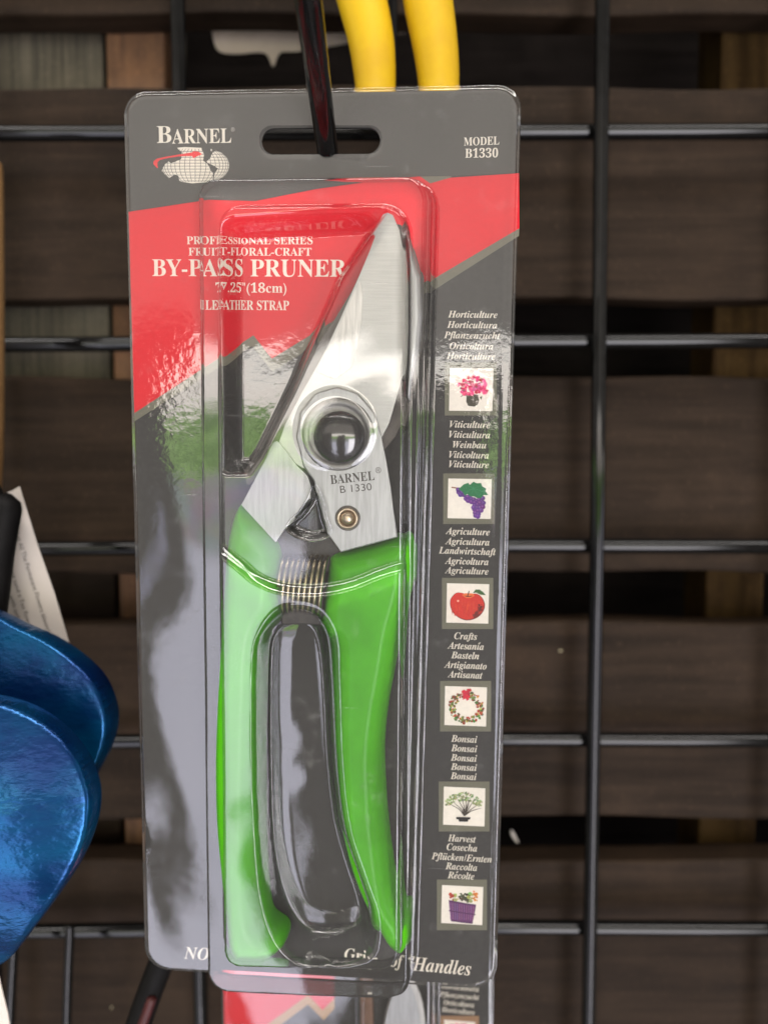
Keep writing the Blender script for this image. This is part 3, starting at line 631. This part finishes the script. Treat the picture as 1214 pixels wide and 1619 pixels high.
q.p([(.31, .22), (.66, .23), (.65, .17), (.61, .17), (.60, .11), (.38, .10), (.37, .16), (.32, .16)], (.012, .011, .010)); q.pr.build('printed_picture', pk)
# basket
q = Pic(card, (690.5, 1390.5, 769.5, 1470.5), (698.5, 1399, 762, 1462.5))
for i in range(70):
    t = random.random(); x = .20 + t * .66; q.disc(x, .66 + random.uniform(-.06, .14) + (.10 if t > .72 else 0) * random.random(), random.uniform(.02, .05), jit([(.36, .05, .025), (.40, .46, .12), (.07, .075, .03), (.05, .05, .025), (.30, .36, .10), (.55, .20, .03)][min(5, int(t * 6))], .3), 6, jag=.4)
q.p([(.17, .62), (.84, .52), (.82, .36), (.76, .02), (.24, .06), (.20, .34)], (.115, .035, .125))
for i in range(11): x = .21 + i * .056; q.line([(x, .55 - i * .006), (x + .006, .36), (x + .006 + (.5 - x) * .05, .11)], .022, jit((.22, .085, .23), .2))
for y in (.58, .33, .08): q.line([(.18 + (.05 if y < .1 else 0), y + .01), (.5, y - .03), (.83 - (.06 if y < .1 else 0), y - .06 + (.04 if y < .1 else 0))], .03, (.085, .026, .095))
q.pr.build('printed_picture', pk)

# clear blister: one formed sheet over the whole card
c = card
A_out = round_poly(c.poly([(303, 272), (696, 267), (657, 1590), (319, 1576)], 8.3 * MM), [5.0 * MM, 6.5 * MM, 6.0 * MM, 6.0 * MM])
A_step2 = round_poly(c.poly([(308, 275), (676, 271), (647, 1584), (325, 1572)], 9.0 * MM), [5.0 * MM, 6.0 * MM, 6 * MM, 6 * MM])
C_out = round_poly(c.poly([(334, 314), (652, 311), (640, 1540), (347, 1534)], 14 * MM), [5.5 * MM, 6.5 * MM, 6 * MM, 5 * MM])
T_out = round_poly(c.poly([(345, 343), (630, 324), (548, 445), (474, 612), (420, 722), (398, 754), (346, 754)], 12 * MM), [4 * MM, 1.5 * MM, 8 * MM, 20 * MM, 5 * MM, 2 * MM, 2 * MM])
U_out = smooth_poly(c.poly([(403, 1040), (414, 990), (440, 955), (476, 946), (512, 958), (536, 1000), (540, 1080), (545, 1200), (558, 1300), (585, 1380), (604, 1440), (596, 1500), (550, 1516), (480, 1514), (440, 1480), (418, 1420), (408, 1330), (402, 1200)], 12 * MM), 5)
U_in = smooth_poly(c.poly([(429, 1040), (437, 1004), (455, 990), (477, 988), (497, 1004), (506, 1050), (511, 1120), (515, 1200), (526, 1300), (548, 1380), (565, 1435), (556, 1466), (520, 1476), (488, 1470), (462, 1440), (444, 1390), (432, 1320), (428, 1200)], 4 * MM), 5)
ARC = smooth_poly(c.poly([(290, 836), (335, 856), (378, 889), (407, 913), (440, 927), (480, 932), (520, 930), (560, 921), (600, 905), (640, 893), (700, 880)], 13 * MM), 5, False)
Handle_reg = np.vstack([ARC, c.poly([(700, 1700), (300, 1700)])])
piv = c.uv(531, 680, 12 * MM); px_m = np.linalg.norm(c.uv(532, 680, 12 * MM) - c.uv(531, 680, 12 * MM))
GAP = smooth_poly(c.poly([(458, 832), (480, 806), (494, 782), (500, 768), (510, 790), (516, 818), (522, 842), (490, 850)], 11 * MM), 4)
slot_p = np.vstack([stadium(card, 411, 604, 200, 246)])
def sm(x): x = np.clip(x, 0, 1); return x * x * x * (x * (6 * x - 15) + 10)
def sheet_h(Q, edge):
    h = np.full(len(Q), 0.55 * MM)
    h += 0.06 * MM * (np.sin(Q[:, 0] * 61 + 1) * np.sin(Q[:, 1] * 43)) + 0.05 * MM * np.sin(Q[:, 0] * 170 + Q[:, 1] * 95)
    u = Q[:, 0]; v = Q[:, 1]
    h += 0.25 * MM * sm((u - 0.0432) / 0.003)
    h -= 0.5 * MM * sm(1 - edge / (0.9 * MM))
    a = sdf(A_out, Q); h += 7.6 * MM * sm(-a / (2.2 * MM))
    a2 = sdf(A_step2, Q); h += 0.9 * MM * sm(-a2 / (1.0 * MM))
    cc = sdf(C_out, Q); inC = sm(-cc / (2.0 * MM)); h += 4.2 * MM * inC
    hr = sdf(Handle_reg, Q); h += 1.7 * MM * sm(-hr / (2.8 * MM) + 0.5) * sm((-cc + 0.2 * MM) / (2.2 * MM))
    tt = sdf(T_out, Q); h -= 8.2 * MM * sm(-tt / (4.2 * MM)) * inC
    uo = sdf(U_out, Q); ui = sdf(U_in, Q); f = sm(np.where(uo < 0, -uo / np.maximum(-uo + np.maximum(ui, 0), 1e-6), 0)); h -= (11.8 * MM) * f * inC; h += 0.36 * MM * (1 - (1 - np.clip(-ui / (5.2 * MM), 0, 1)) ** 2)
    pr_ = np.linalg.norm(Q - piv, axis=1); gp = sdf(GAP, Q); h -= 3.0 * MM * sm(-gp / (1.6 * MM) + 0.2) * inC
    h += 0.4 * MM * sm((66 * px_m - pr_) / (2.6 * MM) + 0.2) * inC * (1 - sm(-tt / (4.2 * MM)))
    h += 0.012 * MM * np.sin(u * 330 + 9 * np.sin(v * 60)) * inC
    return h
region = lambda q: np.maximum(sdf(outline, q), -sdf(slot_p, q))
Q, Fq = snapgrid(region, outline.min(0) - 1 * MM, outline.max(0) + 1 * MM, 0.33 * MM)
edge = np.clip(-sdf(outline, Q), 0, None)
o = link('clear_blister', mesh(card.W(Q, sheet_h(Q, edge)), Fq), M_clear, pk, True); o['label'] = 'clear moulded plastic blister over the card'

# ================================================================== the pruner inside
pb = card.uv(470, 1525, 6 * MM)
pn = thing('pruner', 'bypass pruner with bright green handles and steel blade sealed in the blister', 'pruner', card.mat(card.W(pb, np.array(6 * MM))))
H = lambda pts, h: card.poly(pts, h * MM)
# hooked counter blade, behind
hook = H([(608, 352), (634, 356), (656, 398), (668, 440), (669, 500), (665, 550), (656, 600), (648, 640), (626, 690), (600, 720), (500, 730), (418, 742), (392, 772), (388, 752), (428, 668), (470, 600), (500, 550), (530, 505), (556, 462)], 4)
o = link('counter_blade', plate(card, round_poly(hook, 0.8 * MM, 4), 2.2 * MM, 4.6 * MM, 0.35 * MM), M_darksteel, pn)
beak = H([(630, 352), (652, 392), (666, 436), (668, 500), (664, 552), (655, 600), (646, 640), (634, 628), (640, 560), (642, 500), (640, 430), (634, 384)], 5)
link('hook_face', puff(card, round_poly(beak, 0.6 * MM, 4), 4.65 * MM, 6.2 * MM, 1.6 * MM, 0.3 * MM), M_plate, pn, True)
blade = H([(607, 338), (621, 341), (632, 366), (638, 400), (642, 450), (643, 520), (640, 575), (632, 612), (616, 668), (600, 700), (560, 730), (480, 740), (437, 715), (452, 672), (478, 622), (505, 575), (519, 548), (539, 505), (569, 437), (586, 396)], 7)
link('blade', plate(card, round_poly(blade, [.6 * MM] * 20, 5), 6.0 * MM, 8.0 * MM, 0.35 * MM), M_steel, pn)
bev = H([(570, 437), (573, 470), (571, 510), (565, 545), (557, 580), (530, 600), (500, 588), (521, 549), (541, 506)], 8)
link('cutting_edge', plate(card, round_poly(bev, .5 * MM, 4), 8.02 * MM, 8.14 * MM, 0.06 * MM, 1), M_steel_b, pn)
tang = H([(436, 692), (452, 712), (470, 736), (487, 752), (493, 770), (490, 785), (474, 806), (452, 834), (437, 857), (383, 798), (402, 762), (420, 728)], 8)
link('left_tang', plate(card, round_poly(tang, [1 * MM, 2 * MM, 2 * MM, 2 * MM, 2.4 * MM, 2 * MM, .5 * MM, .3 * MM, 0, 0, .4 * MM, .4 * MM], 5), 6.3 * MM, 8.6 * MM, 0.4 * MM), M_plate, pn)
pl_ = H([(470, 690), (476, 652), (500, 622), (534, 612), (566, 622), (592, 652), (603, 690), (611, 730), (618, 772), (622, 806), (629, 849), (539, 873), (520, 846), (507, 795), (497, 760), (480, 736)], 9)
link('pivot_plate', plate(card, round_poly(pl_, [2 * MM] * 9 + [1 * MM, 0, 0, .5 * MM, 1 * MM, 1 * MM, 1 * MM], 5), 8.2 * MM, 10.0 * MM, 0.35 * MM), M_plate, pn)
pv = card.uv(534, 687, 10.5 * MM); k_ = np.linalg.norm(card.uv(535, 687, 10.5 * MM) - pv)
bo = link('pivot_bolt', lathe(card, pv, [(57 * k_, 10.0 * MM), (57 * k_, 10.3 * MM), (55 * k_, 10.6 * MM), (47 * k_, 10.6 * MM), (46 * k_, 10.4 * MM), (42 * k_, 10.4 * MM)]), M_washer, pn, True)
R_ = 41 * k_; link('bolt_cap', lathe(card, card.uv(536, 691.5, 12 * MM), [(R_, 10.3 * MM), (R_, 11.2 * MM)] + [(R_ * math.cos(a), 11.2 * MM + 2.3 * MM * math.sin(a)) for a in np.linspace(0.05, 1.5, 14)]), M_bolt, bo, True)
rv = card.uv(549.5, 819.5, 10.3 * MM); kr = np.linalg.norm(card.uv(550.5, 819.5, 10.3 * MM) - rv)
ri = link('rivet', lathe(card, rv, [(20 * kr, 10.02 * MM), (20 * kr, 10.15 * MM), (18.5 * kr, 10.15 * MM)]), M_darksteel, pn, True)
link('rivet_ring', lathe(card, rv, [(17 * kr, 10.1 * MM), (17 * kr, 10.5 * MM), (15 * kr, 10.8 * MM), (12.5 * kr, 10.6 * MM), (12 * kr, 10.2 * MM)]), M_bronze, ri, True)
link('rivet_pin', lathe(card, rv, [(10 * kr, 10.2 * MM), (10 * kr, 10.6 * MM), (7.5 * kr, 11.0 * MM), (3 * kr, 11.15 * MM), (0.5 * kr, 11.2 * MM)]), M_bronze, ri, True)
et = Print(Plane(card.T + card.n * 10.02 * MM, card.u, card.v, card.n))
et.text('BARNEL', 'bold', 557, 755, 70, 14.5, (0.06, 0.055, 0.05), 0.01 * MM, 0.11); et.text('®', '', 598, 743.5, 9, 9, (0.06, 0.055, 0.05), 0.01 * MM, 0.11); et.text('B 1330', '', 562.5, 771.5, 50, 11.5, (0.07, 0.065, 0.06), 0.01 * MM, 0.11)
et.build('stamped_lettering', pn, M_ink)
brk = H([(437, 858), (452, 838), (470, 852), (486, 846), (486, 800), (493, 772), (501, 784), (503, 846), (521, 848), (541, 873), (528, 888), (518, 905), (443, 905), (434, 880)], 6)
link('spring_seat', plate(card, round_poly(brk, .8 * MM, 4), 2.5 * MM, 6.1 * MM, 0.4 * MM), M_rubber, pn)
# spring: eight turns between the handles
s0, s1 = card.uv(445, 923, 7 * MM), card.uv(515, 926, 7 * MM); n_t = 8.4; P = []
for i in range(int(n_t * 28) + 1):
    t = i / (n_t * 28); a = 2 * math.pi * n_t * t; ce = s0 + (s1 - s0) * t; sl_ = 0.0006 * math.sin(a)
    P.append(card.W(np.array([ce[0] + sl_, ce[1] + 7.0 * MM * math.sin(a)]), np.array(6.6 * MM + 4.6 * MM * math.cos(a))))
link('spring', tube(P, 0.44 * MM, 8), M_brass, pn, True)
shade_blk = H([(447, 886), (513, 890), (512, 985), (447, 985)], 7)
link('spring_shadow_block', plate(card, round_poly(shade_blk, .6 * MM, 4), 0.9 * MM, 9.0 * MM, 0.4 * MM), M_rubber, pn).name = 'spring_shade_block'  # added dark block, stands in for the shade between the coils
# handles
LH = [(369, 808), (383, 799), (412, 826), (437, 857), (444, 880), (446, 905), (443, 940), (440, 965), (424, 990), (415, 1020), (411, 1080), (408, 1150), (406, 1230), (405, 1320), (405, 1380), (408, 1430), (414, 1462), (428, 1474), (442, 1482), (447, 1496), (440, 1512), (420, 1522), (390, 1524), (366, 1520), (357, 1500), (351, 1440), (343, 1370), (337, 1300), (335, 1220), (337, 1140), (342, 1050), (347, 970), (351, 900), (357, 850)]
RH = [(539, 873), (585, 862), (628, 849), (645, 846), (653, 858), (655, 890), (653, 925), (645, 960), (634, 1000), (624, 1060), (613, 1120), (606, 1180), (606, 1230), (610, 1300), (617, 1360), (627, 1420), (645, 1451), (651, 1475), (647, 1499), (635, 1512), (611, 1500), (590, 1464), (568, 1422), (548, 1366), (535, 1300), (529, 1220), (526, 1130), (527, 1060), (526, 1015), (512, 1001), (508, 965), (513, 925), (518, 888), (524, 879)]
link('handle', puff(card, smooth_poly(H(LH, 9), 4), 2.2 * MM, 12.2 * MM, 4.6 * MM, 0.33 * MM, 2.2, back=1.2 * MM), M_green, pn, True)
link('handle', puff(card, smooth_poly(H(RH, 9), 4), 2.2 * MM, 12.2 * MM, 4.8 * MM, 0.33 * MM, 2.2, back=1.2 * MM), M_green, pn, True)

# ================================================================== the hook through the package
F18 = lambda x, y, z: facing(z).hit(x, y)
pA, pB = F18(516, 225, 0.1785), F18(484, -20, 0.138); dv = (pB - pA)
P = [pA - dv * 2.75, pA - dv * 2.0, pA - dv, pA, pA + dv * 0.5, pB, pB + dv * 0.2, pB + dv * 0.3]
hk = thing('display_hook', 'glossy black hook through the slot of the front package', 'hook', loc=P[0], group='display hooks')
link('peg', tube(smooth_poly(P, 6, False), list(np.linspace(0.0024, 0.0027, 43)), 24), M_black, hk, True)
link('clip_plate', box((P[0][0] - 0.008, 0.2810, P[0][2] - 0.012), (P[0][0] + 0.008, 0.2846, P[0][2] + 0.016), 0.0006), M_black, hk)

# ================================================================== yellow gripped tool behind the package
ty = thing('yellow_snips', 'yellow dipped grips of a tool hanging behind the front package', 'hand tool', loc=F18(640, 420, 0.222))
for pts in ([(540, -160), (548, -80), (572, 0), (586, 60), (592, 110), (594, 150), (594, 170), (594, 186)], [(650, -160), (664, -80), (676, 0), (686, 60), (692, 110), (694, 150), (694, 170), (694, 186)]):
    P = smooth_poly([F18(x, y, 0.222) for x, y in pts], 6, False); n = len(P)
    rad = np.interp(np.arange(n), [0, n * .3, n * .65, n - 4, n - 1], [0.0072, 0.0071, 0.0058, 0.0058, 0.003])
    link('grip', tube(P, list(rad), 24), M_yellow, ty, True)
link('pivot_joint', puff(facing(0.224), smooth_poly(facing(0.224).poly([(520, -150), (600, -190), (680, -150), (690, -260), (600, -330), (510, -260)]), 4), -0.003, 0.003, 0.002, 0.001), M_steel, ty, True)

# ================================================================== blue trowels, tag, handle at the left
def trowel(pts, z, dome, label, tilt=0.0):
    pl = facing(z); poly = smooth_poly(pl.poly(pts), 5)
    t_ = thing('garden_trowel', label, 'trowel', loc=pl.W(poly[poly[:, 1].argmin()], np.array(0.0)), group='blue trowels at the left')
    cm = poly.mean(0); sc_ = np.abs(poly - cm).max(0)
    ex = lambda Q, d: dome * (1 - np.minimum(((Q - cm) / sc_ * 0.9) ** 2, 1).sum(1)) + tilt * (Q[:, 0] - cm[0])
    me = puff(pl, poly, 0.0, 0.0006, 0.0012, 0.0007, extra=ex, back=None); link('blade', me, M_blue, t_, True)
    sx = poly[:, 0].min(); top_ = poly[:, 1].max()
    P = [pl.W(np.array([cm[0] - .01, top_ - .012]), np.array(-0.003)), pl.W(np.array([cm[0] - .016, top_ + .01]), np.array(-0.006)), pl.W(np.array([cm[0] - .022, top_ + .05]), np.array(-0.006))]
    link('neck', tube(P, 0.0035, 12), M_black, t_, True)
    return t_
trowel([(-330, 1330), (-300, 1200), (-210, 1120), (-90, 1088), (0, 1098), (46, 1110), (86, 1131), (124, 1165), (148, 1202), (161, 1248), (156, 1296), (138, 1345), (110, 1392), (62, 1458), (18, 1508), (-60, 1540), (-180, 1520), (-280, 1440)], 0.194, 0.011, 'nearer blue scuffed trowel blade overlapping another at the left edge')
trowel([(-330, 1180), (-280, 1040), (-170, 965), (-60, 950), (0, 964), (45, 985), (92, 1006), (132, 1032), (164, 1062), (182, 1096), (189, 1132), (181, 1172), (160, 1215), (120, 1290), (60, 1350), (-60, 1400), (-200, 1380), (-300, 1300)], 0.216, 0.008, 'rear blue trowel blade half covered by the nearer one, below the paper tag', 0.12)
tg = facing(0.232); tp = tg.poly([(6, 781), (20, 776), (32, 769), (60, 860), (88, 940), (112, 1022), (118, 1060), (20, 1040), (8, 950), (12, 900), (16, 850)])
tt_ = thing('paper_tag', 'white paper tag with grey print slanting above the rear blue trowel', 'tag', loc=tg.hit(60, 1050))
link('sheet', plate(tg, tp, 0.0, 0.0003, 0.0), M_paper, tt_)
tx = Print(Plane(tg.T + tg.n * 0.0004, tg.u, tg.v, tg.n)); dk = (0.09, 0.085, 0.08)
an = -math.atan2(1000 - 845, 78 - 28)
tx.text('Let All The Permanent Flowers bloom)', '', 53, 921, 163, 7.5, dk, 0, an); tx.text('ring send a Tee flower', '', 34, 946, 100, 7, dk, 0, an); tx.text('with only T', '', 26, 966, 52, 7, dk, 0, an)
tx.build('printed_lettering', tt_)
o = link('black_strap', tube(smooth_poly([F18(x, y, 0.222) for x, y in ((-30, 740), (-8, 790), (6, 800), (12, 805), (6, 840), (0, 880), (-6, 930), (-14, 990))], 4, False), [0.004 if i > 6 else 0.003 for i in range(29)], 14), M_strap, None, True)
own_origin(o, F18(-14, 990, 0.222)); tag(o, 'black strap end at the left edge in front of the paper tag', 'strap')
o = link('wooden_handle', tube(smooth_poly([F18(x, y, 0.255) for x, y in ((-24, 260), (-22, 300), (-21, 500), (-22, 700), (-27, 790))], 5, False), [0.0055] * 21, 24), M_handle, None, True)
own_origin(o, F18(-26, 790, 0.255)); tag(o, 'pale brown wooden handle standing at the far left edge', 'handle')
wp = facing(0.165); o = link('price_tag', plate(wp, wp.poly([(-60, 1520), (-2, 1532), (4, 1560), (14, 1600), (24, 1660), (-60, 1700)]), 0, 0.0004, 0.0), M_paper)
own_origin(o, wp.hit(0, 1690)); tag(o, 'blank white paper corner below the nearer blue trowel', 'tag')
# slim wire hooks below the grid's bar
for pts, z0, lab in (([(111, 1462), (111, 1480), (109, 1520), (107, 1580), (104, 1680), (100, 1760)], 0.285, 'slim wire hook hanging down just left of the package corner'), ([(24, 1462), (23, 1490), (20, 1540), (17, 1600), (13, 1690), (10, 1760)], 0.284, 'slim wire hook hanging down beside the white paper corner')):
    o = link('wire_hook', tube(smooth_poly([F18(x, y, z0) for x, y in pts], 4, False), 0.0017, 14), M_black, None, True); own_origin(o, F18(*pts[-1], z0)); tag(o, lab, 'hook', 'slim wire hooks')
# black and red handle slanting below the package
th = thing('slanted_handle', 'black handle with dark red inlay slanting below the package lower left corner', 'hand tool', loc=F18(195, 1720, 0.25))
link('grip', tube(smooth_poly([F18(x, y, 0.25) for x, y in ((268, 1490), (248, 1540), (226, 1600), (204, 1670), (190, 1730))], 5, False), 0.0041, 18), M_strap, th, True)
link('inlay', tube(smooth_poly([F18(x, y, 0.246) for x, y in ((242, 1575), (233, 1600), (222, 1632), (210, 1680))], 5, False), [0.0006] + [0.0016] * 15, 12), M_redgrip, th, True)

# ================================================================== second package, lower and further back
ya = R(-7.0); n2v = -AZ * math.cos(ya) + AX * math.sin(ya); u2v = AX * math.cos(ya) + AZ * math.sin(ya)
p2 = Plane(facing(0.243).hit(566, 1550), u2v, -AY, n2v)
k2 = thing('blister_card', 'lower blister package partly hidden under the front one, red with a tan zigzag', 'package', p2.mat(p2.hit(566, 1990)), group='blister packages')
o2 = round_poly(p2.poly([(350, 1480), (780, 1480), (776, 1985), (356, 1985)]), 0.004)
link('backing_card', board(p2, o2, None, -0.0007, 0.0), M_card, k2)
q2 = Print(p2)
q2.poly([(352, 1481), (529, 1481), (529, 1578), (510, 1597), (487, 1573), (424, 1620), (356, 1668)], RED, 0.03 * MM)
TAN = (0.42, 0.25, 0.09)
for a, b_, c_, d_ in (((356, 1668), (487, 1573), (487, 1588), (356, 1686)), ((487, 1573), (510, 1597), (512, 1613), (487, 1588)), ((510, 1597), (529, 1578), (529, 1594), (512, 1613))): q2.poly([a, b_, d_ if False else c_, d_], TAN, 0.03 * MM)
q2.build('printed_panel', k2)
t_ = Print(p2)
for s_, x, y, w_ in (('Horticulture', 728, 1548, 58), ('Horticultura', 727, 1561, 59), ('Pflanzenzucht', 726, 1574, 62), ('Orticoltura', 725, 1586.5, 48), ('Horticulture', 724, 1598, 52)): t_.text(s_, 'bi', x, y, w_, 8, CREAM, 0.06 * MM, -0.02)
t_.build('printed_lettering', k2)
random.seed(5)
q = Pic(p2, (696, 1606, 757, 1666), (702, 1612, 751, 1660), (.30, .17, .09))
for i in range(60):
    a, r_ = random.uniform(0, 6.28), math.sqrt(random.random()); q.disc(.5 + .36 * r_ * math.cos(a), .66 + .24 * r_ * math.sin(a), random.uniform(.04, .07), jit((.60, .03, .13), .35), 7, jag=.25)
q.p([(.38, .40), (.42, .14), (.62, .14), (.66, .40)], (.06, .05, .035)); q.pr.build('printed_picture', k2)
sil_b = p2.poly([(606, 1700), (604, 1640), (612, 1590), (628, 1556), (648, 1548), (662, 1570), (672, 1620), (676, 1700)], 4 * MM)
link('blade', plate(p2, smooth_poly(sil_b, 4), 3 * MM, 5 * MM, 0.5 * MM), M_plate, k2)
edge_b = p2.poly([(642, 1540), (648, 1540), (664, 1570), (673, 1620), (677, 1700), (670, 1700), (666, 1622), (656, 1574)], 5 * MM)
link('blade_edge', plate(p2, smooth_poly(edge_b, 3), 5.05 * MM, 5.5 * MM, 0.1 * MM), M_steel_b, k2)
link('brown_strap', plate(p2, p2.poly([(572, 1500), (588, 1500), (594, 1700), (568, 1700)]), 0.5 * MM, 2 * MM, 0.3 * MM), principled('brown_leather', (0.16, 0.08, 0.045), 0.5, 0, 0.4, var=0.2), k2)
A2 = round_poly(p2.poly([(560, 1500), (692, 1500), (690, 1960), (562, 1960)], 7 * MM), 0.004)
reg2 = lambda Q: sdf(o2, Q)
Q, Fq = snapgrid(reg2, o2.min(0) - 1 * MM, o2.max(0) + 1 * MM, 0.6 * MM)
h = 0.5 * MM - 0.4 * MM * sm(1 - np.clip(-reg2(Q), 0, None) / (1 * MM)) + 7 * MM * sm(-sdf(A2, Q) / (2.5 * MM)) + 0.25 * MM * np.sin(Q[:, 0] * 90) * np.sin(Q[:, 1] * 40)
link('clear_blister', mesh(p2.W(Q, h), Fq), M_clear, k2, True)
